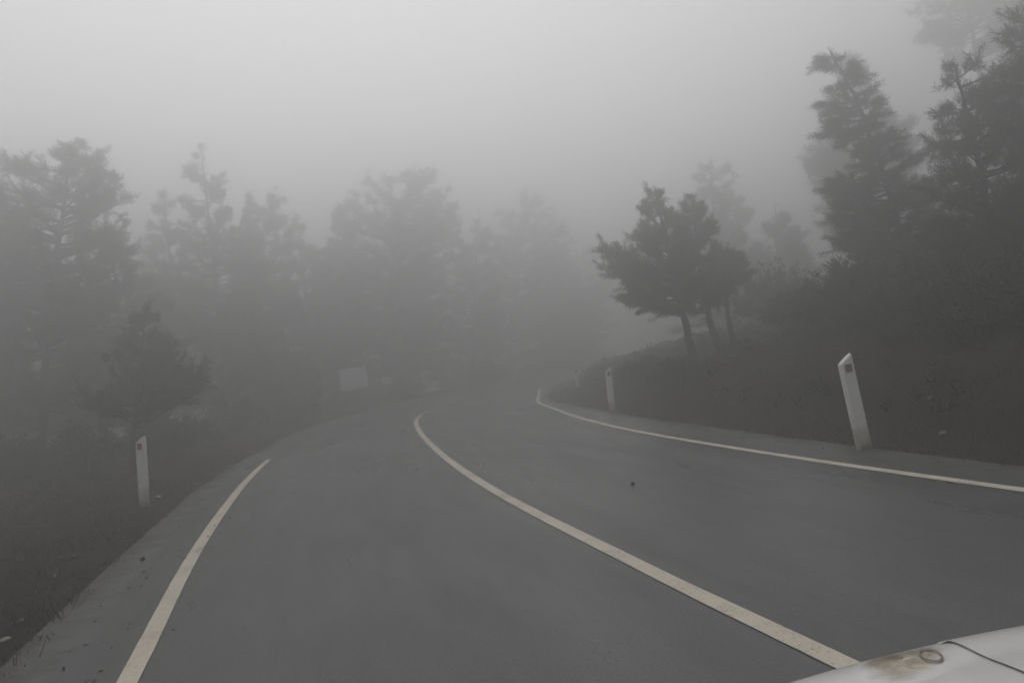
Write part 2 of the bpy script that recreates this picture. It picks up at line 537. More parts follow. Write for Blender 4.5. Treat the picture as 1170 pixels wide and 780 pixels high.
def build_tree(name, label, cat, group, base, axis, rows, seed, limbs=60, ln=0.2, wd=0.012, per=14, tufts=7, r0=0.12,
               mat=None, gap=0.25, droop=0.0, depth_k=1.0, elev=(0.05, 0.65), stub=6, flat=1.0, upsweep=0.35):
    """base: world point at ground. axis: list of world points of the trunk above the base.
    rows: list of (z, left, right) crown reach on either side of the trunk, metres, z absolute"""
    g = np.random.default_rng(seed)
    root = empty(name, base, label, cat, group)
    B = np.asarray(base, float)
    path = catmull(np.vstack([B - (0, 0, 0.15)] + [np.asarray(a, float) for a in axis]), 8)
    path[1:-1] += g.normal(size=(len(path) - 2, 3)) * 0.015 * np.array([1, 1, 0])
    f = np.linspace(0, 1, len(path))
    rad = r0 * (1 - f) ** 0.8 + 0.012
    rad[0] *= 1.35; rad[1] *= 1.12
    wood = Acc()
    wood.add(*tube(path - B, rad, 8))
    rows = np.array(sorted(rows))
    z0, z1 = rows[0, 0], rows[-1, 0]
    zt = path[:, 2]

    def axis_at(z):
        return np.array([np.interp(z, zt, path[:, 0]), np.interp(z, zt, path[:, 1]), z])
    cen, dirs, tint, tw = [], [], [], []
    ph = g.random(4) * 9
    wgt = np.maximum(rows[:, 1] + rows[:, 2], 0.15)
    zs = np.linspace(z0, z1, 200)
    cw = np.cumsum(np.interp(zs, rows[:, 0], wgt) + 0.25 * wgt.max()); cw = (cw - cw[0]) / (cw[-1] - cw[0])
    for q in range(limbs):
        z = np.interp((q + g.random()) / limbs, cw, zs)
        az = g.random() * 2 * np.pi if q % 3 else g.choice([0, np.pi]) + g.normal() * 0.45
        ca, sa = np.cos(az), np.sin(az)
        l_, r_ = np.interp(z, rows[:, 0], rows[:, 1]), np.interp(z, rows[:, 0], rows[:, 2])
        rx = r_ if ca > 0 else l_
        ry = 0.5 * (abs(l_) + abs(r_)) * depth_k
        R = abs(rx) * ca * ca + ry * sa * sa
        if np.sin(z * 2.1 / max(.5, (z1 - z0) / 6) + ph[0]) * np.sin(az * 2 + ph[1]) > 1 - gap * 1.6 and g.random() < 0.8:
            continue
        R = max(R * (0.70 + 0.36 * g.random()) - ln * 0.9, 0.12 * R)
        el = g.uniform(*elev) * (0.5 + 0.5 * (z - z0) / (z1 - z0 + 1e-6))
        zr = max(z - R * math.tan(el), B[2] + 0.25 * (z0 - B[2]))
        zr = min(zr, z1 - 0.05)
        S = axis_at(zr)
        A2 = axis_at(z)
        E_ = np.array([A2[0] + ca * R, A2[1] + sa * R, z + g.normal() * 0.06 - droop * R])
        M_ = (S + E_) / 2 + np.array([0, 0, -0.08 * R]) + g.normal(size=3) * 0.05 * R
        t = np.linspace(0, 1, 7)[:, None]
        lp = (1 - t) ** 2 * S + 2 * t * (1 - t) * M_ + t ** 2 * E_
        lr = (0.012 + 0.02 * R) * (1 - 0.85 * t[:, 0])
        wood.add(*tube(lp - B, np.minimum(lr, r0 * 0.6), 5))
        nt_ = max(3, int(tufts * (0.5 + R / max(.4, wgt.max() * .5))))
        shade = g.random()
        for k in range(nt_):
            fr = 1 - (g.random() ** 1.5) * 0.75
            c0 = (1 - fr) ** 2 * S + 2 * fr * (1 - fr) * M_ + fr ** 2 * E_
            od = (E_ - S); od /= np.linalg.norm(od) + 1e-9
            d = (od * 0.9 + g.normal(size=3) * 0.65) * np.array([1, 1, flat]) + np.array([0, 0, upsweep])
            d /= np.linalg.norm(d)
            tl = (0.12 + 0.36 * g.random() ** 1.6) * min(1.7, 0.4 + R * 0.6) * (1.25 - 0.5 * fr)
            if g.random() < 0.12: tl *= 1.5
            c1 = c0 + d * tl
            tw.append((c0 - B, c1 - B))
            m = 2 + int(tl / (ln * 0.75))
            for j in range(m):
                ff = 1 - 0.85 * j / m
                cen.append(c0 + (c1 - c0) * ff); dirs.append(d); tint.append(np.clip(0.5 * shade + 0.5 * g.random(), 0, 1))
    # leading shoot
    top = path[-1]
    for j in range(26):
        q = axis_at(max(z1 - 0.13 * (z1 - z0) * j / 26, z0)) if j else top
        dr_ = np.array([g.normal() * .5, g.normal() * .5, 0.8]); cen.append(q + dr_ * np.array([1, 1, 0]) * ln * (0.25 + j / 26)); dirs.append(dr_ / np.linalg.norm(dr_)); tint.append(g.random())
    # dead stubs on the bare trunk
    for q in range(stub):
        z = B[2] + (z0 - B[2]) * g.uniform(0.35, 1.0)
        a = g.random() * 6.28; L = g.uniform(0.15, 0.6) * (0.4 + r0 * 4)
        S = axis_at(z); d = np.array([math.cos(a), math.sin(a), g.uniform(-0.2, 0.3)])
        wood.add(*tube(np.array([S, S + d * L * .5, S + d * L + (0, 0, -.05)]) - B, [0.014, 0.01, 0.004], 4))
    tw = np.array(tw)                                   # (k, 2, 3) thin three-sided twigs
    dd_ = tw[:, 1] - tw[:, 0]; dd_ /= np.linalg.norm(dd_, axis=1)[:, None] + 1e-9
    a1 = np.cross(dd_, (0.3, 0.2, 0.93)); a1 /= np.linalg.norm(a1, axis=1)[:, None] + 1e-9
    a2 = np.cross(dd_, a1)
    ring = [a1, -0.5 * a1 + 0.87 * a2, -0.5 * a1 - 0.87 * a2]
    tv = np.stack([tw[:, 0] + 0.008 * r_ for r_ in ring] + [tw[:, 1] + 0.003 * r_ for r_ in ring], 1).reshape(-1, 3)
    wood.add(tv, [(6 * i + a, 6 * i + (a + 1) % 3, 6 * i + 3 + (a + 1) % 3, 6 * i + 3 + a) for i in range(len(tw)) for a in range(3)])
    Vw, Fw = wood.done()
    mesh_from("trunk", Vw, Fw, M_BARK, root, smooth=True)
    cen, dirs = np.array(cen) - B, np.array(dirs)
    nd = needles(g, cen, dirs, per, ln, wd)
    tris_mesh("crown", nd, mat or M_NEEDLE, root, {"tint": np.repeat(np.array(tint), per)})
    return root


def px_tree(name, label, Y, base_px, axis_px, rows_px, seed, group="pines beside the road", cat="pine tree", ground_z=None, **kw):
    """pixel outline at a real distance Y -> metres"""
    b = at(*base_px, Y)
    bz = zg(b[0], Y) if ground_z is None else ground_z
    b = np.array([b[0], Y, bz])
    ax = [at(*p, Y) for p in axis_px]
    path = catmull(np.vstack([b] + ax), 8)
    rows = []
    for y, xl, xr in rows_px:
        Lp, Rp = at(xl, y, Y), at(xr, y, Y)
        for _ in range(1):
            z = (Lp[2] + Rp[2]) / 2
            axx = np.interp(z, path[:, 2], path[:, 0])
        rows.append((z, axx - Lp[0], Rp[0] - axx))
    return build_tree(name, label, cat, group, b, ax, rows, seed, **kw)


NEAR = dict(ln=0.105, wd=0.0042, per=15, tufts=17)
MID = dict(ln=0.16, wd=0.0075, per=13, tufts=19)
FAR = dict(ln=0.24, wd=0.014, per=11, tufts=17)

# --- left side
px_tree("pine_tree", "broad tall pine at the left edge of the view, ragged flat top", 23.0, (45, 545), [(52, 440), (60, 330), (72, 240), (80, 175)],
        [(470, -40, 100), (430, -60, 130), (390, -60, 120), (350, -50, 150), (310, -70, 150), (280, -60, 130), (240, -60, 128), (205, -30, 142), (180, 5, 125), (165, 60, 95)], 11, limbs=200, r0=0.14, gap=0.18, **MID)
px_tree("young_pine_tree", "short young pine with a bare lower trunk behind the left roadside post", 15.8, (149, 537), [(154, 490), (160, 430), (163, 390), (166, 356)],
        [(472, 124, 190), (460, 106, 224), (446, 106, 238), (430, 114, 230), (412, 118, 222), (395, 128, 208), (378, 138, 202), (366, 150, 186), (356, 158, 176)], 12, limbs=78, r0=0.055, mat=M_NEEDLE_Y, gap=0.2, elev=(0.35, 1.0), upsweep=0.95, ln=0.11, wd=0.0045, per=14, tufts=13)
px_tree("pine_tree", "tall pine with a spire top rising behind the short young pine", 33.0, (258, 505), [(255, 430), (248, 340), (238, 250), (230, 170)],
        [(460, 190, 300), (420, 170, 310), (380, 165, 310), (340, 165, 300), (300, 178, 295), (270, 190, 288), (240, 205, 270), (210, 212, 258), (185, 208, 252), (170, 222, 238)], 13, limbs=170, r0=0.12, gap=0.12, **MID)
px_tree("pine_tree", "slim pine with two thin tips between the spire pine and the broad far pine", 38.0, (300, 500), [(298, 420), (296, 340), (300, 270), (314, 215)],
        [(450, 255, 345), (400, 255, 350), (350, 262, 352), (310, 268, 345), (280, 272, 335), (250, 278, 328), (225, 300, 326)], 14, limbs=135, r0=0.1, gap=0.08, **FAR)
px_tree("pine_tree", "narrow short-tipped pine leaning close to the spire pine on its right", 36.0, (282, 500), [(283, 420), (284, 330), (286, 222)],
        [(450, 240, 320), (380, 250, 315), (320, 262, 310), (280, 268, 303), (245, 276, 298), (228, 280, 292)], 15, limbs=110, r0=0.09, gap=0.08, **FAR)
px_tree("pine_tree", "widest far pine with a shaggy rounded top left of the bend", 43.0, (430, 490), [(436, 420), (446, 330), (455, 260), (475, 190)],
        [(455, 370, 500), (400, 350, 520), (350, 345, 528), (300, 350, 530), (265, 362, 528), (235, 385, 522), (210, 400, 510), (195, 455, 492)], 16, limbs=200, r0=0.15, gap=0.06, **FAR)
px_tree("pine_tree", "far pine beside the widest pine, its crown starting low", 41.0, (380, 490), [(381, 420), (386, 330), (398, 225)],
        [(460, 330, 430), (400, 335, 432), (340, 350, 430), (290, 362, 425), (250, 375, 415), (230, 388, 408)], 17, limbs=110, r0=0.13, gap=0.06, **FAR)
px_tree("pine_tree", "faint far pine with a rounded crown at the head of the bend", 53.0, (580, 470), [(582, 400), (592, 320), (603, 220)],
        [(440, 540, 640), (390, 525, 655), (340, 525, 660), (300, 530, 655), (270, 545, 650), (245, 560, 640), (225, 580, 625)], 18, limbs=150, r0=0.12, gap=0.06, **FAR)
px_tree("pine_tree", "faint pointed pine filling the gap at the head of the bend", 46.5, (540, 470), [(541, 400), (543, 320), (548, 240)],
        [(440, 500, 585), (390, 500, 582), (330, 510, 578), (290, 520, 572), (255, 536, 560)], 19, limbs=95, r0=0.12, gap=0.06, **FAR)
px_tree("pine_tree", "low faint pine at the right end of the far row of pines", 58.0, (655, 455), [(658, 390), (662, 330), (668, 275)],
        [(420, 610, 705), (370, 618, 705), (330, 625, 700), (300, 640, 690), (282, 655, 680)], 20, limbs=95, r0=0.12, gap=0.06, **FAR)
px_tree("pine_tree", "pale ghostly tall pine behind the clump with bare trunks", 40.0, (815, 400), [(816, 340), (816, 260), (812, 180)],
        [(380, 770, 880), (320, 778, 878), (270, 782, 868), (235, 785, 860), (205, 790, 845), (185, 800, 826)], 21, limbs=80, r0=0.15, gap=0.12, **FAR)
px_tree("pine_tree", "pale ghostly low pine right of the clump with bare trunks", 37.0, (890, 390), [(890, 330), (888, 280), (886, 235)],
        [(370, 830, 950), (320, 842, 940), (280, 855, 920), (250, 870, 905)], 22, limbs=95, r0=0.12, gap=0.06, **FAR)

px_tree("pine_tree", "low dense pine filling the slope behind the trunk of the broad left pine", 31.0, (85, 505), [(86, 460), (88, 420), (90, 372)],
        [(492, 40, 130), (465, 30, 145), (440, 35, 140), (415, 50, 128), (390, 68, 112)], 23, limbs=110, r0=0.09, gap=0.03, **MID)
px_tree("pine_tree", "low dense pine left of the pale sign, crown down to the ground", 32.0, (322, 490), [(322, 450), (322, 420), (324, 385)],
        [(480, 280, 362), (455, 275, 368), (430, 285, 360), (405, 300, 346)], 24, limbs=95, r0=0.09, gap=0.03, **FAR)

# --- clump of three bare-trunked pines on the bank
px_tree("bank_pine_tree", "bushy pine of the bank clump, its left limb thrust out over the bend", 17.2, (795, 415), [(784, 372), (766, 300), (748, 214)],
        [(356, 738, 790), (346, 718, 800), (335, 702, 800), (318, 690, 792), (302, 682, 786), (290, 676, 780), (280, 690, 780), (268, 716, 780), (252, 715, 774), (238, 726, 766), (220, 736, 758)], 31,
        group="pines of the bank clump", limbs=88, r0=0.095, gap=0.12, stub=5, elev=(0.25, 0.9), upsweep=0.7, **NEAR)
px_tree("bank_pine_tree", "middle pine of the bank clump with the shorter pointed top", 17.8, (828, 417), [(812, 370), (800, 310), (791, 224)],
        [(350, 775, 826), (340, 764, 828), (320, 762, 826), (290, 768, 822), (262, 774, 822), (245, 776, 810), (230, 782, 800)], 32,
        group="pines of the bank clump", limbs=68, r0=0.085, gap=0.12, stub=3, elev=(0.25, 0.9), upsweep=0.7, **NEAR)
px_tree("bank_pine_tree", "smallest pine of the bank clump on its right-hand side, round crowned", 18.4, (843, 419), [(833, 370), (828, 330), (822, 278)],
        [(338, 808, 838), (328, 802, 850), (312, 800, 858), (298, 804, 853), (284, 814, 838)], 33,
        group="pines of the bank clump", limbs=44, r0=0.07, gap=0.1, stub=3, elev=(0.2, 0.8), upsweep=0.6, **NEAR)

# --- right hillside
px_tree("leaning_pine_tree", "tall ragged pine leaning left above the right-hand post", 15.0, (1075, 430), [(1050, 340), (1022, 240), (985, 130), (948, 58)],
        [(400, 985, 1120), (350, 985, 1110), (315, 968, 1100), (285, 975, 1090), (255, 945, 1075), (225, 950, 1062), (185, 942, 1045), (165, 955, 1040), (143, 925, 1010), (120, 938, 1012), (100, 940, 1000), (80, 932, 975), (62, 930, 955)], 41,
        group="pines on the right-hand slope", limbs=190, r0=0.08, gap=0.2, ln=0.11, wd=0.0045, per=14, tufts=17, depth_k=0.8, flat=0.35, upsweep=0.12, elev=(-0.05, 0.35))
px_tree("slope_pine_tree", "dense dark pine at the right edge with an open twiggy top", 12.0, (1150, 440), [(1140, 330), (1125, 220), (1105, 130), (1090, 72)],
        [(400, 1060, 1230), (350, 1040, 1240), (300, 1040, 1230), (250, 1050, 1220), (200, 1062, 1200), (160, 1055, 1190), (120, 1066, 1175), (90, 1072, 1140), (75, 1082, 1100)], 42,
        group="pines on the right-hand slope", limbs=120, r0=0.08, gap=0.22, ln=0.11, wd=0.0040, per=14, tufts=17)
px_tree("slope_pine_tree", "nearest dark pine cut off by the right edge of the view", 11.0, (1215, 440), [(1210, 330), (1200, 200), (1190, 90), (1180, 0)],
        [(400, 1120, 1300), (330, 1110, 1300), (250, 1120, 1290), (200, 1140, 1280), (150, 1150, 1270), (100, 1138, 1250), (60, 1140, 1240), (25, 1150, 1215)], 43,
        group="pines on the right-hand slope", limbs=115, r0=0.09, gap=0.22, ln=0.11, wd=0.0040, per=14, tufts=17)
px_tree("slope_pine_tree", "pale high crown hanging faintly in the top right corner", 33.0, (1160, 400), [(1150, 250), (1125, 120), (1105, 0), (1095, -50)],
        [(60, 1085, 1190), (30, 1062, 1180), (5, 1042, 1170), (-20, 1055, 1160), (-42, 1075, 1120)], 44,
        group="pines on the right-hand slope", limbs=60, r0=0.16, gap=0.1, **MID)
px_tree("slope_pine_tree", "dark squat pine filling the slope between leaning pine and right edge", 16.5, (1045, 425), [(1046, 380), (1048, 330), (1050, 262)],
        [(410, 975, 1120), (370, 980, 1125), (330, 990, 1115), (300, 1005, 1100), (275, 1030, 1075)], 45,
        group="pines on the right-hand slope", limbs=110, r0=0.1, gap=0.05, ln=0.12, wd=0.005, per=15, tufts=16)


# --- more trees deeper in the wood (round the bend, down the slope, up the hill)
def wood_tree(label, x, y, h, wdt, seed, low=0.12, lean=0.0):
    z = zg(x, y)
    g = np.random.default_rng(seed)
    rows = [(z + h * f, wdt * k * g.uniform(.8, 1.15), wdt * k * g.uniform(.8, 1.15)) for f, k in ((low, .7), (.3, 1), (.5, .95), (.68, .72), (.82, .5), (.93, .25), (.99, .08))]
    return build_tree("pine_tree", label, "pine tree", "pines deeper in the wood", (x, y, z),
                      [(x + lean * .3, y, z + h * .4), (x + lean * .7, y, z + h * .75), (x + lean, y, z + h)], rows, seed, limbs=75, r0=0.014 * h, gap=0.08, **FAR)


for q, (x, y, h, w, lab) in enumerate([
    (-22.5, 30, 11.5, 2.6, "pale pine standing down the slope at the far left edge"),
    (-16.0, 36, 12.0, 2.6, "hazy pine behind and between the broad and the spire pines"),
    (-11.0, 41, 11.0, 2.5, "hazy pine in the second row behind the slim two-tipped pine"),
    (-6.5, 46, 11.0, 2.6, "hazy pine in the second row behind the widest pine"),
    (4.0, 56, 10.0, 2.8, "faintest pine on the outside of the bend"),
    (10.5, 36.0, 7.5, 2.2, "hazy pine on the bank crest behind the ghostly pines"),
    (15.0, 30, 8.5, 2.4, "hazy hillside pine behind the leaning pine"),
    (19.0, 22, 9.0, 2.6, "hazy hillside pine high on the right-hand slope"),
    (-27.0, 38, 13.0, 2.9, "faint pine deep down the slope at the far left edge"),
    (-13.8, 26.5, 8.0, 2.3, "low-crowned pine on the slope between broad pine and spire pine"),
    (-18.5, 25, 8.5, 2.3, "low-crowned pine on the slope behind the broad left pine"),
    (14.5, 17.5, 7.0, 2.4, "dim hillside pine behind the dense dark right-edge pine"),
]):
    wood_tree(lab, x, y, h, w, 60 + q)


# ------------------------------------------------------------------ shrubs
def shrub(label, p, w, h, seed, ln=0.16, wd=0.012, n=70, mat=None):
    g = np.random.default_rng(seed)
    x, y = p
    z = zg(x, y)
    root = empty("shrub", (x, y, z - 0.03), label, "shrub", "low shrubs on the verges")
    wood = Acc(); cen, dirs, tint = [], [], []
    for q in range(n):
        a = g.random() * 6.28; rr_ = w * math.sqrt(g.random()) * g.uniform(.75, 1.1)
        top = np.array([math.cos(a) * rr_, math.sin(a) * rr_ * .8, h * (1 - 0.65 * (rr_ / w) ** 2) * g.uniform(.55, 1.08)])
        st = np.array([math.cos(a) * w * .12, math.sin(a) * w * .12, 0])
        m_ = (st * .6 + top * .4) + np.array([0, 0, .15 * h])
        wood.add(*tube(np.array([st, m_, top]), [0.012, 0.008, 0.004], 4))
        sh = g.random()
        for j in range(5):
            c = m_ + (top - m_) * (j + 1) / 5 + g.normal(size=3) * 0.05 * w
            d = top - m_; d /= np.linalg.norm(d) + 1e-9
            cen.append(c); dirs.append(d); tint.append(.5 * sh + .5 * g.random())
    mesh_from("stem", *wood.done(), M_BARK, root)
    nd = needles(g, np.array(cen), np.array(dirs), 12, ln, wd, 1.3)
    tris_mesh("foliage", nd, mat or M_SHRUB, root, {"tint": np.repeat(tint, 12)})
    return root


def gp(px, py, Y):
    return at(px, py, Y)[0], Y


shrub("rounded dark shrub right of the bank clump's trunks", gp(898, 400, 21.0), 1.5, 2.0, 71, n=150)
shrub("broad dark shrub at the foot of the leaning pine", gp(985, 420, 14.0), 1.3, 1.2, 73, n=130)
shrub("low dark shrub on the bank crest behind the right-hand post", gp(1050, 425, 12.2), 1.1, 0.9, 74, n=110)
shrub("dark shrub on the bank under the right-edge pine", gp(1130, 430, 10.6), 1.2, 1.0, 75, n=120)
shrub("dark shrub where the bank leaves the view at right", gp(1200, 430, 9.6), 1.1, 1.0, 76, n=110)
shrub("small shrub on the bank beneath the bank clump", gp(775, 430, 16.0), 0.7, 0.5, 77, n=60)
shrub("low shrub between the far roadside post and the bank clump", gp(735, 432, 18.5), 0.8, 0.55, 78, n=60)
shrub("hazy shrub on the bank left of the broad dark shrub", gp(930, 425, 16.5), 1.1, 1.0, 79, n=100)
shrub("dim low shrub under the broad left pine", gp(30, 520, 19.0), 1.0, 0.9, 80, n=90)
shrub("dim low shrub between the young pine and the spire pine", gp(215, 505, 22.0), 1.0, 0.9, 81, n=90)
shrub("broad dim shrub at the lip of the slope by the left picture edge", gp(-10, 500, 17.0), 1.5, 1.3, 85, n=130)
shrub("dim shrub at the lip of the slope left of the young pine", gp(95, 505, 18.5), 1.3, 1.2, 86, n=120)
shrub("dim shrub at the lip of the slope right of the young pine", gp(180, 500, 19.5), 1.1, 1.1, 87, n=100)
shrub("hazy shrub among the trunks left of the pale sign", gp(265, 488, 26.0), 1.4, 1.4, 88, n=100)
shrub("hazy shrub low right of the faint outside post", gp(462, 466, 37.5), 1.3, 1.2, 89, n=90)
shrub("hazy low shrub beside the pale sign", gp(340, 480, 28.0), 1.1, 1.0, 82, n=80)
shrub("hazy shrub at the foot of the widest pine", gp(425, 465, 41.0), 1.4, 1.3, 83, n=80)
shrub("faint shrub at the head of the bend", gp(560, 450, 42.0), 1.6, 1.5, 84, n=80)

# ------------------------------------------------------------------ grass, litter, stones
rng = np.random.default_rng(5)
nC = 60000
pts = np.column_stack([rng.uniform(-13, 12, nC), 2.5 + 26 * rng.random(nC) ** 1.4])
dl, dr = side(pts)
dens = hnoise(pts[:, 0] * 0.7, pts[:, 1] * 0.7, 21) * 0.6 + hnoise(pts[:, 0] * 2.5, pts[:, 1] * 2.5, 22) * 0.4
dd = np.maximum(dl, dr)
keep = (dd > -0.05) & (dd < 9) & (dens > 0.46 + 0.10 * (dl > 0) + 0.12 * (dd < .25) - 0.06 * np.clip(dd, 0, 2)) & (rng.random(nC) < 0.85)
pts = pts[keep]
z = np.where(dd[keep] < 0, 0.0, height(pts))
per = 7
k = len(pts)
base = np.repeat(np.column_stack([pts, z - 0.01]), per, 0) + rng.normal(size=(k * per, 3)) * np.array([.05, .05, 0])
hgt = np.repeat(0.035 + 0.13 * rng.random(k) ** 2, per) * rng.uniform(.5, 1.2, k * per)
ld = rng.normal(size=(k * per, 3)) * np.array([.55, .55, 0]) + np.array([0, 0, 1.0])
tip = base + ld * hgt[:, None]
sd = rnd_dir(rng, k * per) * np.array([1, 1, 0]) * 0.004
gr = tris_mesh("grass", np.stack([base - sd, base + sd, tip], 1), M_GRASS, None, {"tint": np.repeat(rng.random(k), per)})
tag(gr, "short rough grass on the verge and the bank", "grass", kind="stuff")

# scrubby ground cover: dry stalks and low twiggy plants
nC = 5200
pts = np.column_stack([rng.uniform(-14, 14, nC), 3.5 + 30 * rng.random(nC) ** 1.2])
dl, dr = side(pts); dd = np.maximum(dl, dr)
dens = hnoise(pts[:, 0] * 0.55, pts[:, 1] * 0.55, 41)
pts = pts[(dd > np.where(dr > 0, .9, 2.6)) & (dd < 11) & (dens > np.where(dr > 0, .38, .55))]
z = height(pts); k = len(pts); per = 34
size = 0.07 + 0.27 * rng.random(k) ** 2
d = rnd_dir(rng, k * per); d[:, 2] = np.abs(d[:, 2]) + .35; d /= np.linalg.norm(d, axis=1)[:, None]
sz = np.repeat(size, per)[:, None]
b0 = np.repeat(np.column_stack([pts, z]), per, 0) + d * sz * rng.uniform(0, .75, (k * per, 1))
d2 = d + rnd_dir(rng, k * per) * .7
sd = np.cross(d2, rnd_dir(rng, k * per)); sd /= np.linalg.norm(sd, axis=1)[:, None] + 1e-9
ww = 0.004 + 0.03 * sz
sc_ = tris_mesh("undergrowth", np.stack([b0 - sd * ww, b0 + sd * ww, b0 + d2 * sz * .45], 1), M_SHRUB, None, {"tint": np.repeat(rng.random(k), per)})
tag(sc_, "scrubby low growth covering the bank and the verge", "undergrowth", kind="stuff")

# fallen needles, twigs and bark crumbs: verge and the left shoulder of the asphalt
nC = 20000
pts = np.column_stack([rng.uniform(-8, 8, nC), 2.8 + 18 * rng.random(nC) ** 1.5])
dl, dr = side(pts)
dd = np.maximum(dl, dr)
pk = np.where(dd > 0, 0.9, np.where((dd > -0.9) & (dl > -0.9), 0.22 * (hnoise(pts[:, 0] * 1.1, pts[:, 1] * 1.1, 31) > .42), np.exp(dd * 5) * 0.4 * (dd > -.5)))
pts = pts[rng.random(nC) < pk]
z = height(pts); dl, dr = side(pts)
z = np.where(np.maximum(dl, dr) < 0, 0.006, z + 0.01)
k = len(pts)
ang = rng.random(k) * 6.28
L = rng.uniform(.006, .05, k) * np.where(np.maximum(dl, dr) < 0, 0.55, 1.2)
w = L * rng.uniform(.12, .55, k)
a = np.column_stack([np.cos(ang), np.sin(ang), rng.normal(size=k) * .1])
b2 = np.column_stack([-np.sin(ang), np.cos(ang), rng.normal(size=k) * .1])
c = np.column_stack([pts, z + 0.003])
upz = np.array([0, 0, 1.0])
A, B_, D = c - a * L[:, None], c + b2 * w[:, None], c + a * L[:, None]
E_, T_ = c - b2 * w[:, None], c + upz * (w * .8 + .003)[:, None]
q = np.concatenate([np.stack([A, E_, T_], 1), np.stack([E_, D, T_], 1), np.stack([D, B_, T_], 1), np.stack([B_, A, T_], 1)])
li = tris_mesh("litter", q, M_LITTER, None, {"tint": np.tile(rng.random(k), 4)})
tag(li, "dark fallen needles and bark crumbs on verge and shoulder", "litter", kind="stuff")


def stone_mesh(g, s, squash=.65):
    bm = bmesh.new()
    bmesh.ops.create_icosphere(bm, subdivisions=2, radius=1)
    pl = [(Vector(rnd_dir(g, 1)[0]), g.uniform(.55, .85)) for _ in range(9)]
    for v in bm.verts:
        for n_, d_ in pl:
            e = v.co.dot(n_) - d_
            if e > 0: v.co -= n_ * e
        v.co *= 1 + g.normal() * .02
        v.co = Vector((v.co.x * s, v.co.y * s * .8, v.co.z * s * squash))
    me = bpy.data.meshes.new("stone"); bm.to_mesh(me); bm.free()
    return me


g = np.random.default_rng(77)


def stone(label, x, y, s, mat, group, on=None, name="stone"):
    me = stone_mesh(g, s); me.materials.append(mat)
    o = bpy.data.objects.new(name, me); COL.objects.link(o)
    zz = zg(x, y) if on is None else on
    o.location = (x, y, zz + s * .3); o.rotation_euler = (g.normal() * .2, g.normal() * .2, g.random() * 6)
    tag(o, label, "stone", group)
    return o


def hit(px, py, lo=4.0, hi=40.0):
    """walk the pixel's ray to the terrain"""
    v = ray(px, py)
    for Y in np.arange(lo, hi, 0.05):
        p = v * (Y / v[1]) + np.array([0, 0, H])
        if p[2] <= zg(p[0], p[1]):
            return p
    return p


for lab, px, py, s in [("pale stone beside the foot of the left roadside post", 181, 570, .07),
                       ("larger pale stone low on the bank right of the leaning post", 1064, 459, .045),
                       ("small pale stone higher on the bank, farthest right", 1088, 447, .035),
                       ("pale stone on the dark verge in the lower left corner", 24, 712, .03),
                       ("small pale stone half-way up the left verge", 62, 661, .028),
                       ("pale stone on the left verge short of the roadside post", 140, 616, .035),
                       ("flat pale stone near the left picture edge, lowest on the verge", 6, 735, .04),
                       ("dull stone on the bank just above the asphalt right of the leaning post", 1078, 497, .05)]:
    p = hit(px, py)
    stone(lab, p[0], p[1], s, M_STONE, "pale stones on the verges")

# loose gravel on verges : one uncountable object
nC = 5000
pts = np.column_stack([rng.uniform(-9, 9, nC), 2.8 + 18 * rng.random(nC) ** 1.5])
dl, dr = side(pts); dd = np.maximum(dl, dr)
pts = pts[((dd > 0.0) & (rng.random(nC) < .28)) | ((dd > -.4) & (dd <= 0) & (rng.random(nC) < .08))]
z = np.maximum(height(pts), np.where(np.maximum(*side(pts)) < 0, 0, -9))
oct_ = np.array([(1, 0, 0), (0, 1, 0), (-1, 0, 0), (0, -1, 0), (0, 0, 1)], float)
fa = [(0, 1, 4), (1, 2, 4), (2, 3, 4), (3, 0, 4)]
s = 0.006 + 0.02 * rng.random(len(pts)) ** 3
vv = oct_[None] * s[:, None, None] * rng.uniform(.6, 1.2, (len(pts), 5, 3)) + np.column_stack([pts, z])[:, None, :]
gv = tris_mesh("gravel", np.concatenate([vv[:, list(f)] for f in fa]), M_ROCK)
tag(gv, "scattered small gravel on the verges", "gravel", kind="stuff")


# dark clump lying on the right lane: a pine cone
def pine_cone(px, py, label, s=.05):
    p = on_ground(px, py)
    root = empty("pine_cone", (p[0], p[1], 0.0), label, "pine cone", "pine cones fallen on the asphalt", (0, 0, g.random() * 6))
    bm = bmesh.new()
    for i in range(60):
        f = i / 60; a = i * 2.39996
        r_ = s * .62 * math.sin(math.pi * (0.12 + 0.82 * f)) ; x = (f - .5) * 2 * s
        c = Vector((x, math.cos(a) * r_, math.sin(a) * r_ + s * .6))
        out = Vector((0.35, math.cos(a), math.sin(a))).normalized(); sd_ = Vector((0, -math.sin(a), math.cos(a)))
        vs = [bm.verts.new(c - out * s * .25 - sd_ * s * .12), bm.verts.new(c - out * s * .25 + sd_ * s * .12), bm.verts.new(c + out * s * .14 + sd_ * s * .16), bm.verts.new(c + out * s * .2), bm.verts.new(c + out * s * .14 - sd_ * s * .16)]
        bm.faces.new(vs)
    me = bpy.data.meshes.new("scales"); bm.to_mesh(me); bm.free(); me.materials.append(M_LITTER)
    o = bpy.data.objects.new("scales", me); COL.objects.link(o); o.parent = root


pine_cone(723, 554, "dark pine cone lying between the centre line and the right edge line", .026)
pine_cone(163, 640, "dark pine cone on the left shoulder beside the edge line", .024)


